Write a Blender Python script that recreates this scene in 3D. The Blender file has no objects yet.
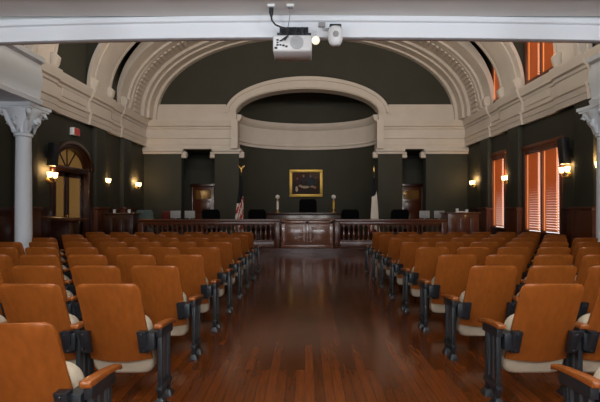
import bpy, bmesh, math, random
from math import sin, cos, pi, radians, sqrt
from mathutils import Vector, Matrix

random.seed(4)
C = bpy.context.scene.collection
F, HZ, VX, VY = 438.0, 1.4, 305.0, 208.5       # focal length in pixels, eye height, vanishing point

# ------------------------------------------------------------------ helpers
class MB:
    """collects faces, then links them as ONE mesh object"""
    def __init__(s): s.v, s.f, s.c, s.m = [], [], [], []
    def add(s, vs, fs, col=None, mi=0):
        n = len(s.v); s.v += [tuple(p) for p in vs]
        for f in fs: s.f.append([i + n for i in f]); s.c.append(col); s.m.append(mi)
        return s
    def hexa(s, p, col=None, mi=0):            # 8 points: bottom ring 0-3, top ring 4-7
        return s.add(p, [(3,2,1,0),(4,5,6,7),(0,1,5,4),(1,2,6,5),(2,3,7,6),(3,0,4,7)], col, mi)
    def box(s, x0, x1, y0, y1, z0, z1, col=None, mi=0):
        return s.hexa([(x0,y0,z0),(x1,y0,z0),(x1,y1,z0),(x0,y1,z0),(x0,y0,z1),(x1,y0,z1),(x1,y1,z1),(x0,y1,z1)], col, mi)
    def lathe(s, prof, c=(0,0,0), n=16, M=None, mi=0):
        vs, fs = [], []
        for r, z in prof:
            for k in range(n):
                a = 2*pi*k/n; p = Vector((r*cos(a), r*sin(a), z))
                if M: p = M @ p
                vs.append((p.x+c[0], p.y+c[1], p.z+c[2]))
        m = len(prof)
        for i in range(m-1):
            for k in range(n):
                k2 = (k+1) % n
                fs.append((i*n+k, i*n+k2, (i+1)*n+k2, (i+1)*n+k))
        fs.append(tuple(reversed(range(n)))); fs.append(tuple((m-1)*n+k for k in range(n)))
        return s.add(vs, fs, None, mi)
    def tube(s, pts, r, n=8, mi=0):
        pts = [Vector(p) for p in pts]; vs, fs = [], []
        rr = r if isinstance(r, (list, tuple)) else [r]*len(pts)
        for i, p in enumerate(pts):
            t = (pts[min(i+1, len(pts)-1)] - pts[max(i-1, 0)]).normalized()
            up = Vector((0,0,1)) if abs(t.z) < .9 else Vector((1,0,0))
            a = t.cross(up).normalized(); b = a.cross(t)
            for k in range(n):
                q = p + (a*cos(2*pi*k/n) + b*sin(2*pi*k/n))*rr[i]
                vs.append(tuple(q))
        m = len(pts)
        for i in range(m-1):
            for k in range(n):
                k2 = (k+1) % n
                fs.append((i*n+k, i*n+k2, (i+1)*n+k2, (i+1)*n+k))
        fs.append(tuple(reversed(range(n)))); fs.append(tuple((m-1)*n+k for k in range(n)))
        return s.add(vs, fs, None, mi)
    def sphere(s, c, r, n=14, sz=1.0, mi=0):
        pr = [(max(1e-4, r*sin(pi*i/n)), -r*sz*cos(pi*i/n)) for i in range(n+1)]
        return s.lathe(pr, c, n, None, mi)
    def loft(s, rings, closed=True, caps=True, col=None, mi=0):
        n = len(rings[0]); vs = [p for r in rings for p in r]; fs = []
        for i in range(len(rings)-1):
            for k in range(n if closed else n-1):
                k2 = (k+1) % n
                fs.append((i*n+k, i*n+k2, (i+1)*n+k2, (i+1)*n+k))
        if caps and closed:
            fs.append(tuple(reversed(range(n)))); fs.append(tuple((len(rings)-1)*n+k for k in range(n)))
        return s.add(vs, fs, col, mi)
    def build(s, name, mat, parent=None, bevel=0, smooth=35, seg=2):
        me = bpy.data.meshes.new(name)
        me.from_pydata(s.v, [], s.f)
        mats = mat if isinstance(mat, (list, tuple)) else [mat]
        for m in mats: me.materials.append(m)
        for p, mi in zip(me.polygons, s.m): p.material_index = mi
        if any(c is not None for c in s.c):
            at = me.color_attributes.new('Col', 'FLOAT_COLOR', 'CORNER')
            for p, c in zip(me.polygons, s.c):
                for li in p.loop_indices: at.data[li].color = (*(c or (0,0,0)), 1)
        bm = bmesh.new(); bm.from_mesh(me)
        bmesh.ops.recalc_face_normals(bm, faces=bm.faces)
        if bevel:
            es = [e for e in bm.edges if len(e.link_faces) == 2 and e.calc_face_angle(0) > radians(40)]
            bmesh.ops.bevel(bm, geom=es, offset=bevel, segments=seg, profile=.5, affect='EDGES', clamp_overlap=True)
        bm.to_mesh(me); bm.free()
        if smooth:
            me.shade_smooth(); me.set_sharp_from_angle(angle=radians(smooth))
        o = bpy.data.objects.new(name, me); C.objects.link(o)
        if parent: o.parent = parent
        return o

def tag(o, label=None, cat=None, group=None, kind=None):
    if label: o['label'] = label
    if cat: o['category'] = cat
    if group: o['group'] = group
    if kind: o['kind'] = kind
    return o
def thing(name, label, cat, loc=(0,0,0), rz=0, group=None):
    o = bpy.data.objects.new(name, None); C.objects.link(o)
    o.location = loc; o.rotation_euler = (0,0,rz); o.empty_display_size = .1
    return tag(o, label, cat, group)
def struct(name, mb, mat, parent=None, label=None, **k):
    o = mb.build(name, mat, parent, **k)
    return tag(o, label, None, None, 'structure') if parent is None else o
def copy_tree(o, parent=None):
    c = o.copy(); C.objects.link(c)
    if parent: c.parent = parent
    for ch in [x for x in bpy.data.objects if x.parent == o]: copy_tree(ch, c)
    return c

def hexcol(r, g, b):
    f = lambda u: u/255/12.92 if u/255 <= .04045 else ((u/255+.055)/1.055)**2.4
    return (f(r), f(g), f(b), 1)

# ------------------------------------------------------------------ materials
def mat(name, col, rough=.5, metal=0, coat=0, noise=0, nscale=8, bump=0, bscale=60, emit=None, estr=0, spec=.5, stretch=(1,1,1), col2=None):
    m = bpy.data.materials.new(name); m.use_nodes = True
    nt = m.node_tree; b = nt.nodes['Principled BSDF']
    b.inputs['Base Color'].default_value = col
    b.inputs['Roughness'].default_value = rough; b.inputs['Metallic'].default_value = metal
    b.inputs['Coat Weight'].default_value = coat; b.inputs['Coat Roughness'].default_value = .12
    b.inputs['Specular IOR Level'].default_value = spec
    if noise or bump:
        tc = nt.nodes.new('ShaderNodeTexCoord'); mp = nt.nodes.new('ShaderNodeMapping')
        mp.inputs['Scale'].default_value = stretch
        nt.links.new(tc.outputs['Object'], mp.inputs['Vector'])
    if noise:
        nz = nt.nodes.new('ShaderNodeTexNoise'); nz.inputs['Scale'].default_value = nscale; nz.inputs['Detail'].default_value = 5
        nt.links.new(mp.outputs['Vector'], nz.inputs['Vector'])
        rp = nt.nodes.new('ShaderNodeValToRGB')
        c2 = col2 or tuple(x*(1-noise) for x in col[:3]) + (1,)
        rp.color_ramp.elements[0].position = .3; rp.color_ramp.elements[0].color = c2
        rp.color_ramp.elements[1].position = .7; rp.color_ramp.elements[1].color = col
        nt.links.new(nz.outputs['Fac'], rp.inputs['Fac']); nt.links.new(rp.outputs['Color'], b.inputs['Base Color'])
    if bump:
        n2 = nt.nodes.new('ShaderNodeTexNoise'); n2.inputs['Scale'].default_value = bscale
        nt.links.new(mp.outputs['Vector'], n2.inputs['Vector'])
        bp = nt.nodes.new('ShaderNodeBump'); bp.inputs['Strength'].default_value = bump; bp.inputs['Distance'].default_value = .01
        nt.links.new(n2.outputs['Fac'], bp.inputs['Height']); nt.links.new(bp.outputs['Normal'], b.inputs['Normal'])
    if emit:
        b.inputs['Emission Color'].default_value = emit; b.inputs['Emission Strength'].default_value = estr
    return m

def floor_mat():
    m = bpy.data.materials.new('varnished_planks'); m.use_nodes = True
    nt = m.node_tree; b = nt.nodes['Principled BSDF']; N = nt.nodes.new; L = nt.links.new
    tc = N('ShaderNodeTexCoord'); mp = N('ShaderNodeMapping'); mp.inputs['Rotation'].default_value = (0,0,pi/2)
    L(tc.outputs['Object'], mp.inputs['Vector'])
    br = N('ShaderNodeTexBrick'); br.inputs['Scale'].default_value = 1; br.inputs['Brick Width'].default_value = 1.9
    br.inputs['Row Height'].default_value = .075; br.inputs['Mortar Size'].default_value = .0016; br.offset = .37
    br.inputs['Color1'].default_value = (.175,.044,.0085,1); br.inputs['Color2'].default_value = (.095,.025,.0055,1)
    br.inputs['Mortar'].default_value = (.02,.008,.004,1)
    L(mp.outputs['Vector'], br.inputs['Vector'])
    m2 = N('ShaderNodeMapping'); m2.inputs['Scale'].default_value = (14,1.2,1); L(tc.outputs['Object'], m2.inputs['Vector'])
    nz = N('ShaderNodeTexNoise'); nz.inputs['Scale'].default_value = 3; nz.inputs['Detail'].default_value = 6; L(m2.outputs['Vector'], nz.inputs['Vector'])
    mx = N('ShaderNodeMix'); mx.data_type = 'RGBA'; mx.blend_type = 'MULTIPLY'; mx.inputs['Factor'].default_value = .45
    L(br.outputs['Color'], mx.inputs['A'])
    rp = N('ShaderNodeValToRGB'); rp.color_ramp.elements[0].position = .3; rp.color_ramp.elements[0].color = (.45,.42,.4,1)
    rp.color_ramp.elements[1].position = .7; rp.color_ramp.elements[1].color = (1.2,1.1,1,1)
    L(nz.outputs['Fac'], rp.inputs['Fac']); L(rp.outputs['Color'], mx.inputs['B']); L(mx.outputs['Result'], b.inputs['Base Color'])
    n3 = N('ShaderNodeTexNoise'); n3.inputs['Scale'].default_value = 1.3; n3.inputs['Detail'].default_value = 3; L(tc.outputs['Object'], n3.inputs['Vector'])
    mr = N('ShaderNodeMapRange'); mr.inputs['To Min'].default_value = .10; mr.inputs['To Max'].default_value = .19
    b.inputs['Specular IOR Level'].default_value = .24
    L(n3.outputs['Fac'], mr.inputs['Value']); L(mr.outputs['Result'], b.inputs['Roughness'])
    bp = N('ShaderNodeBump'); bp.inputs['Strength'].default_value = .05; bp.inputs['Distance'].default_value = .002
    L(nz.outputs['Fac'], bp.inputs['Height']); L(bp.outputs['Normal'], b.inputs['Normal'])
    return m

def attr_mat(name, rough=.8):
    m = bpy.data.materials.new(name); m.use_nodes = True
    nt = m.node_tree; b = nt.nodes['Principled BSDF']; b.inputs['Roughness'].default_value = rough
    a = nt.nodes.new('ShaderNodeVertexColor'); a.layer_name = 'Col'
    nt.links.new(a.outputs['Color'], b.inputs['Base Color'])
    return m

def translucent(name, col, tcol, w=.5):
    m = bpy.data.materials.new(name); m.use_nodes = True
    nt = m.node_tree; b = nt.nodes['Principled BSDF']; b.inputs['Base Color'].default_value = col; b.inputs['Roughness'].default_value = .45
    t = nt.nodes.new('ShaderNodeBsdfTranslucent'); t.inputs['Color'].default_value = tcol
    mx = nt.nodes.new('ShaderNodeMixShader'); mx.inputs['Fac'].default_value = w
    nt.links.new(b.outputs[0], mx.inputs[1]); nt.links.new(t.outputs[0], mx.inputs[2])
    nt.links.new(mx.outputs[0], nt.nodes['Material Output'].inputs['Surface'])
    return m

M = dict(
    floor=floor_mat(),
    green=mat('green_wall_paint', (.037,.037,.025,1), .75, noise=.15, nscale=1.2),
    plaster=mat('cream_plaster', (.62,.56,.50,1), .7, noise=.08, nscale=2, bump=.05),
    white=mat('white_paint', (.80,.85,.90,1), .55),
    ceil=mat('ceiling_paint', (.85,.85,.82,1), .8, noise=.04, nscale=3),
    chair=mat('orange_plywood', (.345,.092,.0115,1), .42, coat=.0, noise=.25, nscale=5, stretch=(6,6,.9), bump=.03),
    arm=mat('orange_armrest_wood', (.34,.095,.017,1), .3, coat=.3, noise=.3, nscale=8, stretch=(9,1,9)),
    wood=mat('dark_red_wood', (.048,.011,.0045,1), .3, coat=.4, noise=.45, nscale=6, stretch=(6,6,1)),
    railwood=mat('red_brown_rail_wood', (.118,.030,.010,1), .3, coat=.3, noise=.35, nscale=6, stretch=(1,6,6)),
    iron=mat('black_cast_iron', (.013,.017,.021,1), .38, metal=.0, spec=.7),
    steel=mat('grey_steel', (.10,.115,.125,1), .35, metal=.4),
    cream=mat('cream_vinyl', (.62,.52,.38,1), .6, noise=.1, nscale=10),
    brass=mat('brass', (.62,.40,.12,1), .3, metal=.9),
    gold=mat('gilt_frame', (.72,.47,.10,1), .38, metal=.55, noise=.4, nscale=30),
    black=mat('black_leather', (.003,.003,.0035,1), .75, spec=.06),
    blackp=mat('black_plastic', (.012,.012,.014,1), .45),
    whitep=mat('white_plastic', (.84,.86,.87,1), .4),
    grey=mat('grey_plastic', (.33,.34,.35,1), .5),
    globe=mat('milk_glass', (.75,.75,.7,1), .25),
    shade=mat('lit_glass_shade', (.9,.8,.6,1), .4, emit=(1,.66,.27,1), estr=7),
    amber=mat('amber_glass', (.30,.17,.055,1), .22, emit=(.75,.42,.12,1), estr=.10),
    pane=mat('bright_window_pane', (.8,.8,.8,1), .2, emit=(1,.93,.85,1), estr=2.3),
    fillpane=mat('fill_light_pane', (.8,.8,.8,1), .2, emit=(.86,.93,1,1), estr=1),  # glow for the added rear windows
    slat=translucent('orange_slats', (.30,.10,.035,1), (.80,.37,.17,1), .44),
    tape=translucent('cream_ladder_tape', (.7,.45,.25,1), (.95,.55,.28,1), .72),
    winwood=mat('window_wood', (.16,.045,.017,1), .4, noise=.3, nscale=5),
    attr=attr_mat('painted_canvas', .9), cloth=attr_mat('flag_cloth', .85),
    teal=mat('grey_green_fabric', (.10,.14,.14,1), .8), red=mat('dark_red_leather', (.12,.015,.012,1), .5),
    paper=mat('paper', (.75,.74,.7,1), .8), redsign=mat('red_sign_face', (.45,.05,.05,1), .5, emit=(.8,.08,.06,1), estr=.06),
    bulb=mat('glowing_globe', (.9,.85,.7,1), .4, emit=(1,.88,.66,1), estr=.8),
    spkgrille=mat('speaker_grille', (.018,.018,.02,1), .7, bump=.5, bscale=300),
)

# ------------------------------------------------------------------ room numbers
XL, XR, CX = -7.0, 7.05, .025
YR, YB = -4.0, 21.3                      # rear wall, deepest back wall
BACK = 19.0                              # plane of the bench-end wall
ZT = 9.9
CZ0, CZ1 = 4.07, 5.2                     # entablature
AMP = 7.03                               # arch half span

def hexcol_wall(mb, axis, pos, th, u0, u1, z0a, z0b, z1a, z1b):
    """one wall slice between u0 and u1 with (possibly sloping) bottom and top"""
    if axis == 'x':                       # wall in the YZ plane
        a, b = pos, pos+th
        mb.hexa([(a,u0,z0a),(b,u0,z0a),(b,u1,z0b),(a,u1,z0b),(a,u0,z1a),(b,u0,z1a),(b,u1,z1b),(a,u1,z1b)])
    else:
        a, b = pos, pos+th
        mb.hexa([(u0,a,z0a),(u1,a,z0b),(u1,b,z0b),(u0,b,z0a),(u0,a,z1a),(u1,a,z1b),(u1,b,z1b),(u0,b,z1a)])
def wall(mb, axis, pos, th, u0, u1, z0, z1, openings):
    """openings: (a, b, zbottom, top function of u) - full columns between them"""
    cur = u0
    cuts = sorted({o[0] for o in openings} | {o[1] for o in openings} | {u0, u1})
    for a, b in zip(cuts, cuts[1:]):
        ops = sorted([o for o in openings if o[0] <= a and o[1] >= b], key=lambda o: o[2])
        if not ops:
            hexcol_wall(mb, axis, pos, th, a, b, z0, z0, z1, z1); continue
        n = 28 if any(o[4] for o in ops) else 1
        for i in range(n):
            p, q = a+(b-a)*i/n, a+(b-a)*(i+1)/n
            za, zb = z0, z0
            for o in ops:
                if o[2] > z0: hexcol_wall(mb, axis, pos, th, p, q, za, zb, o[2], o[2])
                za, zb = o[3](p), o[3](q)
            hexcol_wall(mb, axis, pos, th, p, q, za, zb, z1, z1)
def flat(z): return lambda u: z
def ell(c, a, zs, b): return lambda u: zs + b*sqrt(max(0, 1-((u-c)/a)**2))

# floor, platform
struct('floor', MB().box(XL-.4, XR+.4, YR-.4, YB+.6, -.2, 0), M['floor'], label='dark glossy red brown plank floor', smooth=0)
pf = MB(); pf.box(XL, XR, 13.62, YB, 0, .15); pf.box(XL, XR, 13.56, 13.66, .115, .16)
struct('floor_platform', pf, M['railwood'], label='low wooden platform under the railing', smooth=0)

# side walls ------------------------------------------------------
WIN = [(12.04, 14.02, .70, 3.26), (15.42, 16.46, .72, 3.34), (8.75, 10.30, .70, 3.26)]       # right wall, lower
CLER = [(12.22, 13.92, 5.38, 7.3), (15.5, 16.42, 5.38, 7.1)]
DY0, DY1, DZS, DB = 12.15, 14.12, 2.58, .66                                                   # arched door, left wall
w = MB(); wall(w, 'x', XL-.4, .4, YR, YB+.4, 0, ZT, [(DY0, DY1, 0, ell((DY0+DY1)/2, 1.0, DZS, DB), True)])
struct('wall_left', w, M['green'], label='dark green side wall with the arched door', smooth=0)
w = MB(); wall(w, 'x', XR, .4, YR, YB+.4, 0, ZT, [(a,b,z0,flat(z1),False) for a,b,z0,z1 in WIN[2:]+WIN[:1]+WIN[1:2]])
# the clerestory openings need their own band
w = MB()
ops = []
for a,b,z0,z1 in WIN: ops.append((a,b,z0,flat(z1),False))
def rw(mb):
    cuts = sorted({YR, YB+.4} | {x for o in WIN+CLER for x in o[:2]})
    for a, b in zip(cuts, cuts[1:]):
        z = 0
        for o in sorted([o for o in WIN+CLER if o[0] <= a and o[1] >= b], key=lambda o: o[2]):
            hexcol_wall(mb, 'x', XR, .4, a, b, z, z, o[2], o[2]); z = o[3]
        hexcol_wall(mb, 'x', XR, .4, a, b, z, z, ZT, ZT)
rw(w)
struct('wall_right', w, M['green'], label='dark green side wall with shuttered windows', smooth=0)
# rear wall behind the viewer; its windows are added to hold fill lights
RFILL = [(-5.2,-3.2,.8,2.9), (-1.6,.4,.8,2.9), (1.2,3.2,.8,2.9), (4.4,6.4,.8,2.9)]
RFILL_UP = [(-5.2,-2.6,5.0,8.2), (-1.2,1.5,5.0,8.6), (2.9,5.5,5.0,8.2)]
w = MB()
cuts = sorted({XL-.4, XR+.4} | {x for o in RFILL+RFILL_UP for x in o[:2]})
for a, b in zip(cuts, cuts[1:]):
    z = 0
    for o in sorted([o for o in RFILL+RFILL_UP if o[0] <= a and o[1] >= b], key=lambda o: o[2]):
        hexcol_wall(w, 'y', YR-.4, .4, a, b, z, z, o[2], o[2]); z = o[3]
    hexcol_wall(w, 'y', YR-.4, .4, a, b, z, z, ZT, ZT)
struct('wall_rear', w, M['green'], label='dark green rear wall', smooth=0)

# back wall: plane at Y=19 with two recesses, the niche and tympanum
NA = 3.08; NC = .10
NIN = ell(NC, NA+.2, 5.50, 1.26)
w = MB()
wall(w, 'y', BACK, .45, XL, XR, 3.95, ZT, [(NC-NA-.2, NC+NA+.2, 3.95, NIN, True)])
struct('wall_back', w, M['green'], label='dark green end wall under the great arch', smooth=0)
# niche wall (half ellipse plan)
ND = 2.25
w = MB()
rings = []
for zz in (0, 7.2):
    pass
inn, out = [], []
for i in range(41):
    t = pi*i/40
    inn.append((NC+NA*cos(t), BACK+.05+ND*sin(t))); out.append((NC+(NA+.2)*cos(t), BACK+.05+(ND+.2)*sin(t)))
for i in range(40):
    a, b, c, d = inn[i], inn[i+1], out[i+1], out[i]
    w.hexa([(a[0],a[1],0),(b[0],b[1],0),(c[0],c[1],0),(d[0],d[1],0),(a[0],a[1],7.2),(b[0],b[1],7.2),(c[0],c[1],7.2),(d[0],d[1],7.2)])
w.box(NC-NA-.3, NC+NA+.3, BACK+.45, BACK+ND+.4, 7.2, 7.4)
struct('wall_niche', w, M['green'], label='curved dark green niche wall behind the bench')
# recess walls
for sgn, xa, xb, nm in ((-1, XL, NC-NA, 'wall_recess_left'), (1, NC+NA, XR, 'wall_recess_right')):
    w = MB(); w.box(xa, xb, BACK+1.85, BACK+2.1, 0, 4.2); w.box(xa, xb, BACK+.45, BACK+1.85, 3.95, 4.2)
    struct(nm, w, M['green'], label='dark recess wall holding a brown door', smooth=0)
# ceiling
struct('ceiling', MB().box(XL-.4, XR+.4, YR-.4, YB+.6, ZT, ZT+.2), M['green'], label='high dark ceiling above the arches', smooth=0)

# piers of the back wall
tn = [0]
def trim(mb, m, label, **k):
    tn[0] += 1
    return struct(f'trim_{tn[0]}', mb, m, label=label, **k)
PIERS = [(-7.0,-5.36), (-3.92,-2.86), (3.16,4.22), (5.24,7.05)]
PNAME = ['pier beside the door-side corner', 'pier behind the striped flag', 'pier behind the pale flag', 'wide pier beside the window-side corner']
for (a, b), nm in zip(PIERS, PNAME):
    p = MB(); p.box(a, b, BACK-.03, BACK+.45, 0, 3.95)
    trim(p, M['green'], 'dark green square '+nm, bevel=.02)
    q = MB(); q.box(a-.1, b+.1, BACK-.16, BACK+.5, 3.86, 3.98); q.box(a-.05, b+.05, BACK-.1, BACK+.48, 3.76, 3.86)
    for x in (a-.04, b+.04):             # scroll brackets at the pier corners
        if XL+.3 < x < XR-.3:
            q.box(x-.16, x+.16, BACK+.02, BACK+.34, 3.66, 3.86); q.tube([(x-.17, BACK+.06, 3.66),(x+.17, BACK+.06, 3.66)], .075, 12)
    trim(q, M['plaster'], 'cream plaster capital on the '+nm, bevel=.012)

# entablature -----------------------------------------------------
PROF = [(0,CZ0),(.12,CZ0),(.12,CZ0+.16),(.14,CZ0+.17),(.14,CZ0+.32),(.18,CZ0+.35),(.18,CZ0+.39),(.10,CZ0+.42),(.10,CZ0+.74),
        (.14,CZ0+.77),(.155,CZ0+.84),(.22,CZ0+.88),(.22,CZ0+.95),(.27,CZ0+1.05),(.27,CZ1),(0,CZ1)]
def ent_side(mb, wx, sg, y0, y1, extra=0.0):
    r0 = [(wx+sg*(d+extra if d else -.02), y0, z) for d, z in PROF]; r1 = [(x, y1, z) for x, _, z in r0]
    mb.loft([r0, r1])
RIB = [(10.7, 12.0), (13.98, 15.4)]
for sg, wx, nm in ((1, XL, 'door side'), (-1, XR, 'window side')):
    e = MB(); ent_side(e, wx, sg, 4.5, BACK)
    for y0, y1 in RIB: ent_side(e, wx, sg, y0-.05, y1+.05, .07)
    ent_side(e, wx, sg, 16.35, BACK, .05)
    # raised panels in the frieze
    for y0, y1 in ((12.4,13.8),(15.6,16.4),(9.0,10.5)):
        x = wx+sg*.10
        e.box(min(x, x+sg*.03), max(x, x+sg*.03), y0, y1, CZ0+.52, CZ0+.76)
    trim(e, M['plaster'], f'cream plaster cornice along the {nm} wall', smooth=30)
    # corbel blocks under the rib springings
    k = MB()
    for y0, y1 in RIB+[(16.35,17.05)]:
        for yy in (y0+.05, y1-.25):
            r = []
            for d, z in ((0,CZ1+.40),(.26,CZ1+.40),(.36,CZ1+.30),(.32,CZ1+.12),(.26,CZ1+.02),(.26,CZ1-.02),(0,CZ1-.02)):
                r.append((d, z))
            k.loft([[(wx+sg*(d-.02 if d == 0 else d), yy, z) for d, z in r], [(wx+sg*(d-.02 if d == 0 else d), yy+.2, z) for d, z in r]])
    trim(k, M['plaster'], f'cream scroll brackets over the {nm} cornice', bevel=.015)
# back entablature: flat wings and blocking course
for a, b, nm in ((XL, NC-NA, 'door side'), (NC+NA, XR, 'window side')):
    e = MB()
    P2 = [(d, z-(.1 if z < CZ0+.2 else 0)) for d, z in PROF]
    e.loft([[(a, BACK-(d if d else -.02), z) for d, z in P2], [(b, BACK-(d if d else -.02), z) for d, z in P2]])
    e.box(a, b-.42, BACK-.10, BACK+.02, CZ1, 5.89) if b < 0 else e.box(a+.42, b, BACK-.10, BACK+.02, CZ1, 5.89)
    trim(e, M['plaster'], f'cream plaster band over the {nm} recess', smooth=30)
# niche arch moulding
def arch_band(mb, c, y0, y1, a0, b0, zs0, a1, b1, zs1, n=48, ex=2.0):
    """solid band between an inner ellipse (a0,b0,zs0) and an outer one, from y0 to y1"""
    rings = []
    for i in range(n+1):
        t = pi*i/n
        ct = math.copysign(abs(cos(t))**(2/ex), cos(t)); st = max(0, sin(t))**(2/ex)
        xi, zi = c+a0*ct, zs0+b0*st; xo, zo = c+a1*ct, zs1+b1*st
        rings.append([(xi,y0,zi),(xo,y0,zo),(xo,y1,zo),(xi,y1,zi)])
    mb.loft(rings)
e = MB()
arch_band(e, NC, BACK-.14, BACK+.47, NA, 1.06, 5.50, NA+.42, 1.52, 5.50)
arch_band(e, NC, BACK-.20, BACK-.12, NA+.02, 1.10, 5.50, NA+.16, 1.24, 5.50)
arch_band(e, NC, BACK-.20, BACK-.12, NA+.32, 1.42, 5.50, NA+.46, 1.58, 5.50)
for sx in (-1, 1):
    x = NC+sx*(NA+.21); e.box(x-.23, x+.23, BACK-.20, BACK+.3, CZ1-.02, 5.52)
    x = NC+sx*(NA+.04); e.box(x-.14, x+.14, BACK-.3, BACK+.4, CZ0-.1, CZ1)
trim(e, M['plaster'], 'cream low arch moulding over the niche', smooth=30)
# curved white band in the niche
e = MB(); rings = []
BP = [(.0,4.24),(.10,4.24),(.10,4.36),(.14,4.38),(.14,4.44),(.08,4.47),(.08,5.16),(.13,5.2),(.20,5.30),(.24,5.38),(.24,5.48),(.0,5.50)]
for i in range(49):
    t = pi*i/48
    rings.append([(NC+(NA+.02-d)*cos(t), BACK+.05+(ND+.02-d)*sin(t), z) for d, z in BP])
e.loft(rings)
trim(e, M['plaster'], 'cream curved band around the niche', smooth=30)

# great end arch: stepped rings
e = MB()
EX = 2.2
steps = [(16.3,16.9,6.92,3.80),(16.9,17.1,6.83,3.72),(17.1,18.0,6.78,3.76),(18.0,18.3,6.64,3.66),(18.3,18.75,6.54,3.61),(18.75,19.02,6.40,3.56)]
for y0, y1, a, b in steps:
    arch_band(e, CX, y0, y1, a, b, CZ1, AMP+.05, 4.3, CZ1, n=64, ex=EX)
nd = 76                                   # small coffer blocks along the wide step
for i in range(nd):
    t = pi*(i+.5)/nd
    for yy in (17.26,):
        rr = []
        for dt in (-.012, .012):
            a0, b0, a1, b1 = 6.735, 3.715, 6.80, 3.78
            ct = math.copysign(abs(cos(t+dt))**(2/EX), cos(t+dt)); st = max(0, sin(t+dt))**(2/EX)
            rr.append([(CX+a0*ct,yy,CZ1+b0*st),(CX+a1*ct,yy,CZ1+b1*st),(CX+a1*ct,yy+.56,CZ1+b1*st),(CX+a0*ct,yy+.56,CZ1+b0*st)])
        e.loft(rr)
trim(e, M['plaster'], 'great cream stepped arch framing the end wall', smooth=30)
# transverse arches: plaster soffit and archivolt, green spandrels
for (y0, y1), nm in zip(RIB, ('transverse arch in front', 'second transverse arch towards the end wall')):
    e = MB()
    arch_band(e, CX, y0, y1, 6.90, 3.78, CZ1, 7.0, 3.88, CZ1, n=64, ex=EX)
    arch_band(e, CX, y0-.04, y0+.06, 6.87, 3.75, CZ1, 6.97, 3.86, CZ1, n=64, ex=EX)
    arch_band(e, CX, y1-.06, y1+.04, 6.87, 3.75, CZ1, 6.97, 3.86, CZ1, n=64, ex=EX)
    arch_band(e, CX, y0+.28, y1-.28, 6.86, 3.74, CZ1, 6.97, 3.86, CZ1, n=64, ex=EX)
    trim(e, M['plaster'], 'cream '+nm, smooth=30)
    s = MB(); rr = []
    for i in range(65):
        t = pi*i/64; ct = math.copysign(abs(cos(t))**(2/EX), cos(t)); st = max(0, sin(t))**(2/EX)
        k = min(7.06/max(1e-6, abs(cos(t))), (ZT-CZ1)/max(1e-6, sin(t)))
        xi, zi, xo, zo = CX+6.97*ct, CZ1+3.84*st, CX+k*cos(t), CZ1+k*sin(t)
        rr.append([(xi,y0+.03,zi),(xo,y0+.03,zo),(xo,y1-.03,zo),(xi,y1-.03,zi)])
    s.loft(rr)
    trim(s, M['green'], 'dark green spandrel over the '+nm, smooth=0)

# wainscot, pilasters --------------------------------------------
WZ = 1.37
def wains(mb, wx, sg, y0, y1):
    d0, d1 = sorted((wx-sg*.01, wx+sg*.04)); mb.box(d0, d1, y0, y1, 0, WZ)
    d0, d1 = sorted((wx, wx+sg*.075)); mb.box(d0, d1, y0, y1, WZ-.02, WZ+.04); mb.box(d0, d1, y0, y1, 0, .18)
    n = max(1, round((y1-y0)/.75)); L = (y1-y0)/n
    for i in range(n):
        d0, d1 = sorted((wx+sg*.03, wx+sg*.06)); mb.box(d0, d1, y0+i*L+.1, y0+(i+1)*L-.1, .30, WZ-.16)
wl = MB()
for y0, y1 in ((YR, 10.45), (11.2, DY0-.14), (15.1, 16.5), (17.25, BACK)): wains(wl, XL, 1, y0, y1)
struct('baseboard_left', wl, M['wood'], label='dark red panelled wainscot of the door-side wall', bevel=.008)
wr = MB()
for y0, y1 in ((YR, 8.68), (11.3, 11.98), (14.9, 15.36), (17.2, BACK)): wains(wr, XR, -1, y0, y1)
for a, b in ((8.68,10.37),(11.98,14.08),(15.36,16.5)):   # below the window sills
    wr.box(XR-.04, XR+.01, a, b, 0, .62); wr.box(XR-.075, XR, a, b, .60, .66)
struct('baseboard_right', wr, M['wood'], label='dark red panelled wainscot of the window-side wall', bevel=.008)
for sg, wx, ys, nm in ((1, XL, (10.45,14.35,16.5), 'door-side'), (-1, XR, (10.45,14.15,16.5), 'window-side')):
    for y0, o in zip(ys, ('first', 'second', 'third')):
        p = MB(); d0, d1 = sorted((wx, wx+sg*.17)); p.box(d0, d1, y0, y0+.75, 1.42, CZ0)
        trim(p, M['green'], f'{o} dark green pilaster of the {nm} wall', bevel=.02)
        p = MB(); d0, d1 = sorted((wx, wx+sg*.22)); p.box(d0, d1, y0-.05, y0+.8, 0, 1.42)
        d0, d1 = sorted((wx, wx+sg*.26)); p.box(d0, d1, y0-.08, y0+.83, 1.36, 1.44); p.box(d0, d1, y0-.08, y0+.83, 0, .2)
        trim(p, M['railwood'], f'wooden foot of the {o} pilaster of the {nm} wall', bevel=.012)

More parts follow.
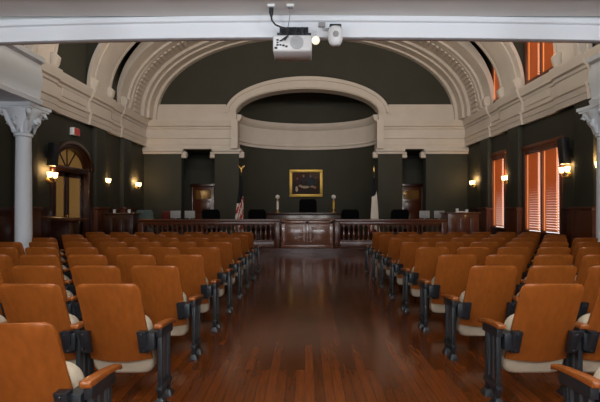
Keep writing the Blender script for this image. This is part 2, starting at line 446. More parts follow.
# windows and blinds ----------------------------------------------
def ord_(n): return ['first','second','third','fourth','fifth','sixth','seventh','eighth','ninth'][n]
wn = [0]
def window(y0, y1, z0, z1, double, names):
    wn[0] += 1
    fr = MB()
    d = .3
    for a, b in ((y0, y0+.045), (y1-.045, y1)): fr.box(XR-.03, XR+d, a, b, z0, z1)
    fr.box(XR-.03, XR+d, y0, y1, z1-.08, z1); fr.box(XR-.06, XR+d, y0-.04, y1+.04, z0-.05, z0)
    mid = (y0+y1)/2
    if double: fr.box(XR-.03, XR+d, mid-.03, mid+.03, z0, z1)
    # casing on the wall
    for a, b in ((y0-.08, y0), (y1, y1+.08)): fr.box(XR-.035, XR+.01, a, b, z0-.05, z1+.1)
    fr.box(XR-.055, XR+.01, y0-.12, y1+.12, z1, z1+.13)
    root = struct(f'window_{wn[0]}', fr, M['winwood'], bevel=.008, label=names[0])
    MB().box(XR+.11, XR+.13, y0+.03, y1-.03, z0, z1-.03).build('pane', M['pane'], root, smooth=0)
    spans = [(y0+.05, mid-.035), (mid+.035, y1-.05)] if double else [(y0+.05, y1-.05)]
    for (a, b), lab in zip(spans, names[1:]):
        t = thing('wooden_blind', lab, 'blind', (XR-.005, (a+b)/2, z0), 0, 'orange wooden blinds at the windows')
        h = (b-a)/2-.012; top = z1-z0-.09
        MB().box(-.03, .04, -h, h, top-.07, top).build('headrail', M['winwood'], t, bevel=.006)
        s = MB(); n = int((top-.07)/.0735); 
        for i in range(n):
            zc = .085+i*.0735; ti = radians(60)
            dx, dz = -.040*cos(ti), .040*sin(ti)
            for ya, yb in ((-h,-h*.74-.032),(-h*.74+.032,h*.74-.032),(h*.74+.032,h)):
                s.hexa([(-dx,ya,zc-dz),(-dx,yb,zc-dz),(-dx+.003,yb,zc-dz),(-dx+.003,ya,zc-dz),(dx,ya,zc+dz),(dx,yb,zc+dz),(dx+.003,yb,zc+dz),(dx+.003,ya,zc+dz)])
        s.build('slats', M['slat'], t, smooth=0)
        for sy in (-1, 1):
            q = sy*h*.74
            MB().box(-.004, .0, q-.027, q+.027, .03, top-.05).build('ladder_tape', M['tape'], t, smooth=0)
        MB().box(-.02, .02, -h, h, .025, .05).build('bottom_rail', M['winwood'], t, bevel=.005)
window(*WIN[0], True, ['wide window between two wall lamps', 'orange wooden blind nearer the loudspeaker in the wide lower window', 'orange wooden blind farther from the loudspeaker in the wide lower window'])
window(*WIN[1], False, ['narrow window between wall lamps', 'narrow orange wooden blind in the lower window beyond the middle wall lamp'])
window(*WIN[2], False, ['window behind the white column', 'orange wooden blind half hidden behind the white column'])
window(*CLER[0], True, ['upper window above the cornice between arches', 'orange wooden blind above the cornice, nearer the white column', 'orange wooden blind above the cornice, beside the second arch'])
window(*CLER[1], False, ['narrow upper window beside the great arch', 'thin strip of orange wooden blind above the cornice beside the great arch'])
for i, (a, b, z0, z1) in enumerate(RFILL+RFILL_UP):
    wn[0] += 1
    fr = MB()
    for p, q in ((a, a+.08), (b-.08, b), ((a+b)/2-.04, (a+b)/2+.04)): fr.box(p, q, YR-.3, YR+.03, z0, z1)
    fr.box(a, b, YR-.3, YR+.03, z1-.08, z1); fr.box(a, b, YR-.3, YR+.06, z0-.02, z0+.06)
    r = struct(f'window_{wn[0]}', fr, M['winwood'], label='unseen tall window added as fill light in the rear wall', bevel=.006)
    MB().box(a+.05, b-.05, YR-.32, YR-.30, z0, z1).build('pane', M['fillpane'], r, smooth=0)

# doors -----------------------------------------------------------
dm = (DY0+DY1)/2
d = MB()
for a, b in ((DY0-.14, DY0+.06), (DY1-.06, DY1+.14)): d.box(XL-.3, XL+.07, a, b, 0, DZS)
def yz_arch(mb, c, x0, x1, a0, b0, a1, b1, zs, n=32):
    mb.loft([[(x0, c+a0*cos(pi*i/n), zs+b0*sin(pi*i/n)), (x0, c+a1*cos(pi*i/n), zs+b1*sin(pi*i/n)), (x1, c+a1*cos(pi*i/n), zs+b1*sin(pi*i/n)), (x1, c+a0*cos(pi*i/n), zs+b0*sin(pi*i/n))] for i in range(n+1)])
yz_arch(d, dm, XL-.3, XL+.07, .94, .60, 1.14, .80, DZS)
yz_arch(d, dm, XL+.05, XL+.11, 1.04, .70, 1.18, .84, DZS)
d.box(XL-.3, XL+.05, DY0, DY1, DZS-.1, DZS+.06)
for ang in (60, 90, 120):                 # spokes of the fanlight
    a = radians(ang); ca, sa = cos(a), sin(a)
    p0, p1 = (dm+.06*ca, DZS+.05*sa), (dm+.94*ca, DZS+.60*sa); nx, nz = -sa*.018, ca*.018
    d.hexa([(XL-.2,p0[0]-nx,p0[1]-nz),(XL-.12,p0[0]-nx,p0[1]-nz),(XL-.12,p0[0]+nx,p0[1]+nz),(XL-.2,p0[0]+nx,p0[1]+nz),
            (XL-.2,p1[0]-nx,p1[1]-nz),(XL-.12,p1[0]-nx,p1[1]-nz),(XL-.12,p1[0]+nx,p1[1]+nz),(XL-.2,p1[0]+nx,p1[1]+nz)])
door = struct('door_1', d, M['wood'], label='arched dark red double door with amber glass', bevel=.01)
g = MB(); g.add([(XL-.17, dm+.94*cos(pi*i/24), DZS+.60*sin(pi*i/24)) for i in range(25)] + [(XL-.15, dm+.94*cos(pi*i/24), DZS+.60*sin(pi*i/24)) for i in range(25)],
      [tuple(range(25)), tuple(reversed(range(25, 50)))] + [(i, i+1, 26+i, 25+i) for i in range(24)])
g.build('fanlight', M['amber'], door, smooth=0)
for sy in (-1, 1):
    a, b = (DY0+.06, dm-.01) if sy < 0 else (dm+.01, DY1-.06)
    lf = MB()
    for p, q in ((a, a+.13), (b-.13, b)): lf.box(XL-.2, XL-.14, p, q, .02, DZS-.1)
    lf.box(XL-.2, XL-.14, a, b, .02, .30); lf.box(XL-.2, XL-.14, a, b, .30, .95); lf.box(XL-.2, XL-.14, a, b, DZS-.24, DZS-.1)
    lo = lf.build('door_leaf', M['wood'], door, bevel=.01)
    MB().box(XL-.18, XL-.165, a+.12, b-.12, .94, DZS-.23).build('pane', M['amber'], lo, smooth=0)
    y = dm-sy*-.07
    MB().tube([(XL-.14,y,1.0),(XL-.09,y,1.0),(XL-.09,y,1.2),(XL-.14,y,1.2)], .012, 8).build('handle', M['brass'], lo)
for n, x0, lab in ((2, -5.33, 'dark red door in the recess beside the striped flag'), (3, 4.55, 'dark red door in the recess beside the pale flag')):
    x1 = x0+1.0; y = BACK+1.85
    d = MB()
    for a, b in ((x0-.1, x0), (x1, x1+.1)): d.box(a, b, y-.06, y+.02, 0, 2.52)
    d.box(x0-.12, x1+.12, y-.07, y+.02, 2.42, 2.58)
    dr = struct(f'door_{n}', d, M['wood'], label=lab, bevel=.01)
    l = MB(); l.box(x0, x1, y-.03, y+.02, 0, 2.42)
    for z0, z1 in ((.4,1.1),(1.2,1.75)): l.box(x0+.15, x1-.15, y-.045, y-.02, z0, z1)
    lo = l.build('door_leaf', M['railwood'], dr, bevel=.012)
    MB().box(x0+.14, x1-.14, y-.04, y-.028, 1.85, 2.26).build('pane', mat('door_pane_glass', (.20,.10,.03,1), .12), lo, smooth=0)
    MB().sphere((x0+.08, y-.07, 1.05), .035, 10).build('handle', M['brass'], lo)

# balcony over the viewer -----------------------------------------
b = MB(); b.box(XL, XR, YR, 4.60, 3.42, 3.62); b.box(XL, XR, 4.20, 4.225, 3.412, 3.43); b.box(XL, XR, 3.4, 3.425, 3.412, 3.43)
struct('ceiling_balcony', b, M['ceil'], label='pale low ceiling under the balcony', smooth=0)
b = MB()
def front(x): return 4.60 + (.0129*x*x if x < 0 else .0082*x*x)
prof = [(0,3.2),(0,3.355),(-.035,3.36),(-.035,3.415),(0,3.42),(0,4.15),(.1,4.15),(.1,3.2)]
b.loft([[(x, front(x)+d, z) for d, z in prof] for x in [XL+(XR-XL)*i/24 for i in range(25)]])
struct('trim_beam', b, M['white'], label='white beam across the balcony front', bevel=.006)
def wing(x0, x1, inner, nm):
    s = 1 if inner > 0 else -1
    prof = [(0,3.29),(.02,3.36),(-.03,3.40),(-.02,3.55),(.02,3.72),(0,3.90),(-.03,4.02),(.05,4.05),(.06,4.13),(0,4.16)]
    e = MB(); xi = x1 if s > 0 else x0; xo = x0 if s > 0 else x1
    ring = lambda y: [(xi+s*d, y, z) for d, z in prof] + [(xo, y, 4.16), (xo, y, 3.29)]
    e.loft([ring(4.7), ring(8.0)])
    struct(nm, e, M['white'], label='white side gallery resting on a column', smooth=30)
wing(XL, -4.80, 1, 'trim_gallery_left'); wing(5.20, XR, -1, 'trim_gallery_right')

def column(x, y, name, label):
    top = 3.29
    root = thing(name, label, None, (x, y, 0)); root['kind'] = 'structure'
    if 'category' in root: del root['category']
    MB().lathe([(.20,0),(.20,.10),(.22,.12),(.22,.2),(.18,.26),(.20,.32),(.15,.38)], n=24).box(-.23,.23,-.23,.23,0,.08).build('base', M['white'], root)
    MB().lathe([(.138,.36),(.140,1.0),(.134,2.0),(.125,2.74)], n=28).build('shaft', M['white'], root)
    c = MB(); c.lathe([(.125,2.70),(.155,2.72),(.155,2.76),(.13,2.78),(.15,2.86),(.20,2.98),(.25,3.09),(.29,3.16),(.29,3.2)], n=24)
    # square abacus with hollow sides
    pts = []
    for k in range(4):
        for u in (-1, -.5, 0, .5):
            r = .325 - .05*(1-u*u); a = pi/2*k
            q = Vector((r, u*.325, 0)); q.rotate(Matrix.Rotation(a, 3, 'Z')); pts.append(q)
    c.loft([[(p.x*f, p.y*f, z) for p in pts] for f, z in ((.92,3.19),(.92,3.22),(1,3.23),(1,top))])
    for k in range(8):                    # curled leaves
        a = pi/4*k+pi/4; R = .34 if k % 2 == 0 else .26; z1 = 3.15 if k % 2 == 0 else 3.02
        pth = [(.15,2.78),(.18,2.9),(.24,3.0 if k % 2 == 0 else 2.94),(R*.85,z1),(R,z1+.01),(R+.03,z1-.05),(R-.03,z1-.08)]
        c.tube([(r*cos(a), r*sin(a), z) for r, z in pth], [.035,.04,.045,.045,.04,.035,.025], 8)
    c.build('capital', M['white'], root, smooth=50)
column(-5.16, 8.03, 'column', 'white iron column at the door-side gallery')
column(5.48, 8.0, 'column', 'white iron column at the window-side gallery')

# ------------------------------------------------------------------ auditorium chairs
HALF = .2675
def back_mb():
    m = MB(); nx, nz = 12, 14; th = .016
    def pt(u, v, off):
        half = .224 - .010*v
        z = .30+.588*v; x = half*u
        r = .045                              # rounded top corners, gently rounded foot
        hz = .588*(1-v)
        if hz < r:
            lim = half - r + sqrt(max(0, r*r-(r-hz)**2)); x = u*lim
        y = .05 - .245*v + .034*u*u + off       # hollow towards the sitter
        z -= .012*(1-u*u)*(1-v) * 1.0
        return (x, y, z + (.004*(1-u*u) if v == 1 else 0))
    for off, fl in ((0, 0), (th, 1)):
        vs = [pt(-1+2*i/nx, v, off) for v in [1-(1-j/nz)**1.6 for j in range(nz+1)] for i in range(nx+1)]
        fs = [(j*(nx+1)+i, j*(nx+1)+i+1, (j+1)*(nx+1)+i+1, (j+1)*(nx+1)+i) for j in range(nz) for i in range(nx)]
        if off == 0: n0 = len(vs)
        m.add(vs, fs)
    W = nx+1; rim = [i for i in range(W)] + [j*W+nx for j in range(1, nz+1)] + [nz*W+i for i in range(nx-1, -1, -1)] + [j*W for j in range(nz-1, 0, -1)]
    m.f += [[rim[k], rim[(k+1) % len(rim)], rim[(k+1) % len(rim)]+n0, rim[k]+n0] for k in range(len(rim))]
    m.c += [None]*len(rim); m.m += [0]*len(rim)
    return m
def seat_mb():
    """tipped-up cushion: a rounded slab standing in front of the back"""
    m = MB(); rings = []
    prof = []
    for k in range(28):                       # outline in X-Z (rounded rectangle, rounder at the top)
        t = 2*pi*k/28; cx, sz = cos(t), sin(t); e = .45 if sz > 0 else .32
        prof.append((.226*math.copysign(abs(cx)**e, cx), .235*math.copysign(abs(sz)**e, sz)))
    for f, y in ((.90,-.056),(.98,-.046),(1,-.025),(1,.02),(.96,.045),(.84,.058)):
        rings.append([(x*f, .120 + y - .10*(z/.235)*.62, .405+z*f) for x, z in prof])
    m.loft(rings); return m
def bracket_mb(s, end):
    m = MB()
    a, b = sorted((s*.172, s*.236))
    m.hexa([(a,-.030,.375),(b,-.030,.375),(b,.012,.375),(a,.012,.375),(a,-.088,.54),(b,-.088,.54),(b,-.03,.54),(a,-.03,.54)])
    c, d = sorted((s*.215, s*end)); m.box(c, d, -.05, .09, .40, .52)
    for z, y in ((.395,-.038),(.52,-.082)):
        m.lathe([(.009,0),(.009,.006),(.005,.009)], ((s*.204), y, z), 8, Matrix.Rotation(pi/2, 3, 'X'))
    return m
def standard_mb():
    m = MB()
    for y0 in (-.02, .15): m.box(-.017, .017, y0, y0+.034, .03, .50)
    m.box(-.008, .008, .01, .16, .13, .53)                   # web
    m.hexa([(-.021,-.04,.49),(.021,-.04,.49),(.021,.22,.47),(-.021,.22,.47),(-.021,-.04,.556),(.021,-.04,.556),(.021,.22,.540),(-.021,.22,.540)])                 # head under the arm
    m.box(-.022, .022, -.035, .20, .10, .135)
    for y0 in (-.045, .12): m.hexa([(-.04,y0,0),(.04,y0,0),(.04,y0+.10,0),(-.04,y0+.10,0),(-.021,y0+.02,.05),(.021,y0+.02,.05),(.021,y0+.066,.05),(-.021,y0+.066,.05)])
    m.hexa([(-.016,.02,.06),(.016,.02,.06),(.016,.15,.11),(-.016,.15,.11),(-.016,.02,.09),(.016,.02,.09),(.016,.15,.14),(-.016,.15,.14)])
    return m
def inlay_mb():
    m = MB()
    for s in (-1, 1):
        a, b = sorted((s*.007, s*.011)); m.box(a, b, .035, .06, .17, .48); m.box(a, b, .11, .135, .17, .48)
    return m
def arm_mb():
    m = MB(); rings = []
    for y, z, w, h in ((-.075,.560,.026,.013),(-.065,.554,.029,.018),(.02,.551,.029,.017),(.17,.540,.028,.014),(.27,.524,.026,.013),(.295,.512,.024,.016),(.305,.505,.020,.011)):
        rings.append([(-w,y,z),(w,y,z),(w,y,z+2*h),(-w,y,z+2*h)])
    m.loft(rings); return m

def mesh_of(mb, name, m, **k):
    o = mb.build(name, m, None, **k); me = o.data; bpy.data.objects.remove(o); return me
ME = dict(back=mesh_of(back_mb(), 'backrest', M['chair']), seat=mesh_of(seat_mb(), 'seat', M['cream'], smooth=60),
          br={(q,e): mesh_of(bracket_mb(q, e), 'hinge_bracket', M['iron'], bevel=.003) for q in (-1,1) for e in (.2365,.262,.285)},
          leg=mesh_of(standard_mb(), 'leg', M['iron'], bevel=.004), inlay=mesh_of(inlay_mb(), 'inlay', M['steel'], smooth=0),
          arm=mesh_of(arm_mb(), 'armrest', M['arm'], bevel=.008))
def child(name, me, parent, loc=(0,0,0)):
    o = bpy.data.objects.new(name, me); C.objects.link(o); o.parent = parent; o.location = loc; return o
ROWS = [2.12, 3.13, 4.07, 5.0, 5.93, 6.86, 7.79, 8.72, 9.65]
ROWN = ['back row', 'second row from the back', 'third row from the back', 'fourth row from the back', 'middle row',
        'fourth row from the railing', 'third row from the railing', 'second row from the railing', 'row nearest the railing']
ROWN[-1] = 'front row by the railing'
NS = 7
for side, sx, x0 in (('door side', -1, -1.345), ('window side', 1, 1.69)):
    for r, Y in enumerate(ROWS):
        for k in range(NS):
            x = x0 + sx*2*HALF*k
            if abs(x) - .85 > (305 if sx < 0 else 295)/F*(Y+.28): continue
            t = thing('theater_chair', f'orange theater chair, {side}, {ROWN[r]}, ' + ('seat on the aisle' if k == 0 else f'{ord_(k)} seat from the aisle'),
                      'chair', (x, Y, 0), 0, f'orange theater chairs of the {side}')
            child('backrest', ME['back'], t); child('seat', ME['seat'], t)
            child('hinge_bracket', ME['br'][(-sx,.285 if k == 0 else .262)], t); child('hinge_bracket', ME['br'][(sx,.262 if k == NS-1 else .2365)], t)
            ends = [-sx*(HALF+.046 if k == 0 else HALF)] + ([sx*HALF] if k == NS-1 else [])
            for xx in ends:
                lg = child('leg', ME['leg'], t, (xx, 0, 0)); child('inlay', ME['inlay'], lg)
                child('armrest', ME['arm'], t, (xx, 0, 0))

# ------------------------------------------------------------------ railing and bench end
PZ = .15
def balustrade(x0, x1, label):
    Y = 14.0
    t = thing('balustrade', label, 'railing', ((x0+x1)/2, Y, PZ), 0, 'wooden bar railing'); h = (x1-x0)/2
    MB().box(-h, h, -.09, .09, .83, .91).box(-h, h, -.06, .06, .72, .83).build('top_rail', M['railwood'], t, bevel=.012)
    MB().box(-h, h, -.07, .07, 0, .20).box(-h, h, -.05, .05, .20, .24).build('bottom_rail', M['railwood'], t, bevel=.012)
    for x in (-h+.07, h-.07): MB().box(x-.09, x+.09, -.1, .1, 0, .80).build('post', M['railwood'], t, bevel=.012)
    bm_ = mesh_of(MB().lathe([(.026,.22),(.04,.25),(.026,.29),(.045,.36),(.05,.42),(.036,.50),(.024,.60),(.034,.64),(.026,.67),(.04,.72)], n=10).box(-.04,.04,-.04,.04,.2,.26).box(-.04,.04,-.04,.04,.68,.73), 'baluster', M['railwood'])
    n = int((2*h-.4)/.155)
    for i in range(n): child('baluster', bm_, t, (-h+.2+(2*h-.4)*(i+.5)/n, 0, 0))
balustrade(-5.3, -.82, 'wooden balustrade on the door side of the panelled gate')
balustrade(.96, 4.5, 'wooden balustrade on the window side of the panelled gate')
# panelled gate in the middle
t = thing('panelled_gate', 'glossy panelled wooden gate in the middle of the railing', 'gate', (.07, 13.86, PZ))
g = MB(); g.box(-.80, .80, -.05, .05, 0, .88)
for x in (-.76, 0, .76): g.box(x-.06, x+.06, -.075, .05, 0, .88)
g.box(-.82, .82, -.08, .08, .0, .10); g.box(-.82, .82, -.075, .05, .76, .86)
glossy = mat('glossy_gate_wood', (.26,.105,.06,1), .26, coat=1, noise=.3, nscale=6, stretch=(6,1,1))
g.build('body', glossy, t, bevel=.01)
for x in (-.38, .38):
    MB().box(x-.24, x+.24, -.068, -.045, .18, .68).build('raised_panel', glossy, t, bevel=.02)
MB().box(-.86, .86, -.11, .09, .87, .93).build('top_rail', glossy, t, bevel=.015)

# judge's bench
t = thing('judge_bench', 'long dark wooden bench below the framed painting', 'bench', (.15, 17.4, PZ))
b = MB(); b.box(-1.75, 1.75, -.35, .35, 0, 1.02)
for i in range(5): x = -1.4+.7*i; b.box(x-.27, x+.27, -.375, -.34, .2, .85)
b.build('front', M['wood'], t, bevel=.012)
MB().box(-1.85, 1.85, -.45, .45, 1.02, 1.09).build('top', M['wood'], t, bevel=.015)
MB().box(-1.8, 1.8, -.41, .38, 0, .12).build('plinth', M['wood'], t, bevel=.01)
# banker style globe lamps
for x, lab in ((-1.08, 'globe lamp on bench, on the striped flag side'), (1.13, 'globe lamp on bench, on the pale flag side')):
    t = thing('globe_lamp', lab, 'lamp', (x, 17.3, PZ+1.09), 0, 'globe lamps on the bench')
    MB().lathe([(.09,0),(.09,.02),(.05,.04),(.03,.06),(.025,.12)], n=16).build('base', M['brass'], t)
    MB().lathe([(.035,.12),(.05,.14),(.045,.42),(.03,.46)], n=14).build('stem', M['globe'] if x < 0 else M['gold'], t)
    MB().lathe([(.02,.46),(.05,.48),(.02,.53)], n=12).build('collar', M['brass'], t)
    MB().sphere((0,0,.615), .09, 16).build('globe', M['globe'], t, smooth=60)

def office_chair(x, y, rz, label, back_w, z0, z1, m, group=None, z=PZ):
    t = thing('office_chair', label, 'chair', (x, y, z), rz, group)
    b = MB()
    for k in range(5):
        a = 2*pi*k/5+.3; b.tube([(0,0,.10),(.30*cos(a),.30*sin(a),.07)], [.035,.02], 8); b.sphere((.30*cos(a),.30*sin(a),.035), .035, 8)
    b.build('base', M['blackp'], t)
    MB().lathe([(.028,.09),(.028,.42)], n=10).build('column', M['steel'], t)
    MB().box(-.26,.26,-.26,.25,.42,.53).build('seat', m, t, bevel=.045, seg=3)
    rings = []
    hw = back_w/2
    for z_, f, yy in ((z0,.8,.25),(z0+.05,.97,.26),((z0+z1)/2,1,.30),(z1-.08,.97,.34),(z1,.78,.355)):
        rings.append([(-hw*f,yy-.02,z_),(-hw*f*.6,yy-.055,z_),(hw*f*.6,yy-.055,z_),(hw*f,yy-.02,z_),(hw*f*.9,yy+.04,z_),(-hw*f*.9,yy+.04,z_)])
    MB().loft(rings).build('backrest', m, t, bevel=.012, smooth=50)
    MB().box(-.04,.04,.22,.29,.45,z0+.15).build('back_support', M['blackp'], t, bevel=.01)
    for s in (-1, 1):
        MB().tube([(s*.27,.16,.47),(s*.31,.16,.62),(s*.31,.12,.68),(s*.31,-.18,.68),(s*.30,-.22,.60),(s*.26,-.22,.48)], .022, 8).build('armrest', M['blackp'], t)
    return t
office_chair(.12, 18.35, pi, 'tall black leather chair under the framed painting',   .74, .55, 1.64, M['black'])
for x, y, lab in ((-3.32, 15.75, 'black low-backed chair below the recess door, beside white monitors'), (-1.72, 16.05, 'black low-backed chair between the striped flag and the bench'),
                  (1.62, 16.05, 'black low-backed chair between the bench and the pale flag'), (3.35, 15.75, 'black low-backed chair between the pale flag and the recess door')):
    office_chair(x, y, pi if y > 16 else pi, lab, .66, .72, 1.22, M['black'], 'black chairs behind the railing')
office_chair(-5.6, 15.6, pi, 'grey green chair behind the railing near the door-side corner', .62, .62, 1.20, M['teal'])
office_chair(-4.95, 16.4, pi, 'dark red chair behind the railing beside white monitors', .66, .7, 1.16, M['red'])

def table(x, y, w, d, h, label):
    t = thing('wooden_table', label, 'table', (x, y, PZ), 0, 'counsel tables')
    MB().box(-w/2,w/2,-d/2,d/2,h-.05,h).build('tabletop', M['wood'], t, bevel=.012)
    MB().box(-w/2+.1,w/2-.1,-d/2+.08,d/2-.08,h-.16,h-.05).build('apron', M['wood'], t)
    for sx in (-1,1):
        for sy in (-1,1):
            MB().lathe([(.035,0),(.05,.05),(.03,.1),(.045,.4),(.04,h-.06)], (sx*(w/2-.12), sy*(d/2-.12), 0), 12).build('leg', M['wood'], t)
table(-4.45, 15.35, 1.4, .6, .78, 'wooden table on platform carrying two white monitors near the door side')
table(4.55, 15.35, 1.4, .6, .78, 'wooden table on platform carrying pale monitors near the window side')
def monitor(x, y, z, label, m, w=.36, h=.26, rz=0):
    t = thing('monitor', label, 'monitor', (x, y, z), rz, 'pale monitors behind the railing')
    MB().lathe([(.10,0),(.10,.015),(.03,.03)], n=14).build('base', M['grey'], t)
    MB().box(-.025,.025,-.01,.03,.02,.18).build('neck', M['grey'], t)
    MB().box(-w/2,w/2,-.02,.03,.13,.13+h).build('case', m, t, bevel=.012)
    MB().box(-w/2+.025,w/2-.025,.028,.034,.155,.105+h).build('screen', M['blackp'], t, smooth=0)
zt = PZ+.78
monitor(-4.55, 15.4, zt, 'white monitor nearer the dark red chair', M['grey'])
monitor(-4.05, 15.4, zt, 'white monitor nearer the black chair', M['grey'])
monitor(4.72, 15.4, zt, 'pale monitor nearer the wooden desk', M['grey'])
monitor(4.2, 15.4, zt, 'pale monitor nearer the black chair on the window side', M['grey'])
def cup(x, y, z, label, r=.05, h=.12):
    o = MB().lathe([(r*.75,0),(r*.8,.01),(r,h),(r*.93,h),(r*.72,.015)], n=14).build('cup', M['whitep']); o.location = (x, y, z)
    return tag(o, label, 'cup', 'white cups')
# wooden desks at both ends of the railing
def desk(x, y, w, d, h, label, m, z=0):
    t = thing('wooden_desk', label, 'desk', (x, y, z), 0)
    b = MB(); b.box(-w/2, w/2, -d/2, d/2, .06, h-.05)
    b.build('body', m, t, bevel=.012)
    n = 3
    for i in range(n):
        xx = -w/2+w*(i+.5)/n; MB().box(xx-w/n/2+.05, xx+w/n/2-.05, -d/2-.02, -d/2+.005, .18, h-.18).build('panel', m, t, bevel=.012)
    MB().box(-w/2-.05, w/2+.05, -d/2-.05, d/2+.05, h-.05, h).build('top', m, t, bevel=.014)
    MB().box(-w/2+.02, w/2-.02, -d/2+.03, d/2-.03, 0, .07).build('plinth', m, t)
desk(5.12, 14.5, 1.0, .7, 1.12, 'brown wooden desk at the window-side end of the railing', M['railwood'], PZ)
desk(-5.98, 14.35, .9, .6, 1.10, 'dark wooden desk at the door-side end of the railing', M['wood'], PZ)
cup(-6.2, 14.25, PZ+1.10, 'white cup on the dark desk near the arched door'); cup(-5.72, 14.25, PZ+1.10, 'white cup on the dark desk nearer the railing')
cup(5.0, 14.4, PZ+1.12, 'white cup on the brown desk, nearer the railing', .05, .13); cup(5.32, 14.4, PZ+1.12, 'white cup on the brown desk, nearer the windows', .05, .10)
def papers(x, y, z, label, w=.3, d=.22):
    m = MB()
    for i in range(6): m.box(-w/2+random.uniform(-.01,.01), w/2+random.uniform(-.01,.01), -d/2+random.uniform(-.01,.01), d/2, i*.007, i*.007+.006)
    o = m.build('paper_stack', M['paper'], smooth=0); o.location = (x, y, z); return tag(o, label, 'papers')
papers(5.18, 14.55, PZ+1.12, 'stack of white papers between cups on the brown desk')
papers(-4.9, 15.3, zt, 'stack of white papers on table beside the dark red chair')
# lectern by the arched door
t = thing('lectern', 'brown wooden lectern in front of the arched door', 'lectern', (-5.75, 10.5, 0), radians(-8))
MB().box(-.30,.30,-.24,.24,0,.12).build('base', M['wood'], t, bevel=.015)
MB().box(-.24,.24,-.18,.18,.12,1.10).box(-.17,.17,-.195,-.17,.25,.98).build('body', M['wood'], t, bevel=.01)
m = MB(); m.hexa([(-.40,-.32,1.16),(.42,-.32,1.10),(.42,.30,1.10),(-.40,.30,1.16),(-.40,-.32,1.21),(.42,-.32,1.16),(.42,.30,1.16),(-.40,.30,1.21)])
m.box(-.22,.22,-.16,.16,1.08,1.15); m.build('top', M['railwood'], t, bevel=.01)

# flags -----------------------------------------------------------
def flagpole(x, y, label, kind):
    t = thing('flagpole', label, 'flag', (x, y, PZ), 0)
    MB().lathe([(.17,0),(.17,.03),(.12,.06),(.04,.10),(.03,.22)], n=20).build('base', M['brass'], t)
    H = 2.55
    MB().lathe([(.016,.1),(.016,H)], n=10).build('pole', M['wood'], t)
    f = MB()
    if kind == 'stripes':                 # spread wings on a ball
        f.sphere((0,0,H+.03), .035, 10); f.tube([(0,0,H+.05),(0,-.01,H+.15),(0,-.03,H+.18)], [.03,.028,.015], 8)
        for s in (-1,1): f.tube([(0,0,H+.10),(s*.06,0,H+.18),(s*.12,0,H+.25)], [.022,.03,.008], 8)
    else:
        f.lathe([(.02,H),(.035,H+.03),(.02,H+.06),(.04,H+.12),(.002,H+.26)], n=10)
    f.build('finial', M['brass'], t, smooth=60)
    c = MB(); nu, nv = 40, 44
    W = (.42,.02,.022); 
    vs, z0, z1 = [], .42, H-.12 if kind == 'stripes' else H-.2
    for j in range(nv+1):
        v = j/nv; z = z1-(z1-z0)*v
        R = .03+(.10 if kind == 'stripes' else .115)*v**.9
        for i in range(nu):
            a = 2*pi*i/nu
            rr = R*(1+.30*sin(5*a+2.2*v)+.14*sin(9*a-1.7*v))
            cx = -.09*v if kind == 'stripes' else .02*v
            vs.append((cx+rr*cos(a)*1.05, -.03+rr*sin(a)*.75, z-.10*v*sin(a+.5)))
    n0 = len(c.v); c.v += vs
    for j in range(nv):
        for i in range(nu):
            v = j/nv; a = i/nu
            if kind == 'stripes':
                diag = v + .10*sin(2*pi*a+.6)
                if diag < .42:
                    col = (.012,.012,.016) if (i*7+j*5) % 23 == 0 else (.002,.0025,.006)
                else: col = (.72,.68,.62) if int((diag*1.9+a*3.0)*5) % 2 else (.42,.02,.025)
            else:
                diag = v+.06*sin(2*pi*a+1)
                if diag < .30: col = (.003,.0035,.008)
                else: col = (.74,.70,.63) if (a > .42 or a < .04) else (.45,.02,.025)
            c.f.append([n0+j*nu+i, n0+j*nu+(i+1) % nu, n0+(j+1)*nu+(i+1) % nu, n0+(j+1)*nu+i]); c.c.append(col); c.m.append(0)
    c.build('flag', M['cloth'], t, smooth=60)
flagpole(-2.28, 15.7, 'striped red and white flag with navy top hanging on a pole', 'stripes')
flagpole(2.47, 15.7, 'pale white flag with dark blue top hanging on a pole', 'pale')

# framed painting -------------------------------------------------
t = thing('framed_painting', 'gold framed dark group painting on the curved wall above the tall chair', 'painting', (.05, BACK+.05+ND-.10, 2.62))
w2, h2 = .80, .66
fr = MB()
for o_, y0, y1 in ((0,-.05,.06),(.05,-.075,.0)):
    i_ = o_+(.13 if o_ == 0 else .05)
    fr.box(-w2+o_, w2-o_, y0, y1, h2-i_, h2-o_); fr.box(-w2+o_, w2-o_, y0, y1, -h2+o_, -h2+i_)
    fr.box(-w2+o_, -w2+i_, y0, y1, -h2+i_, h2-i_); fr.box(w2-i_, w2-o_, y0, y1, -h2+i_, h2-i_)
fr.build('frame', M['gold'], t, bevel=.01)
cv = MB(); nx, nz = 56, 44; a, b = w2-.12, h2-.12
figs = [(-.42,.12,.10,.16,(.05,.02,.03)),(-.12,.20,.09,.22,(.035,.03,.04)),(.22,.10,.16,.26,(.025,.04,.06)),(.45,.12,.12,.20,(.04,.03,.025)),
        (-.12,.36,.045,.06,(.30,.17,.12)),(-.42,.22,.035,.05,(.20,.11,.09)),(.22,.34,.045,.06,(.22,.13,.10)),(.46,.26,.04,.05,(.18,.10,.08)),
        (-.45,-.28,.07,.13,(.45,.36,.30)),(-.05,-.18,.22,.06,(.36,.28,.21)),(.30,-.16,.10,.05,(.30,.20,.14)),(.42,-.2,.08,.06,(.28,.14,.10)),(-.28,-.12,.08,.05,(.30,.22,.18))]
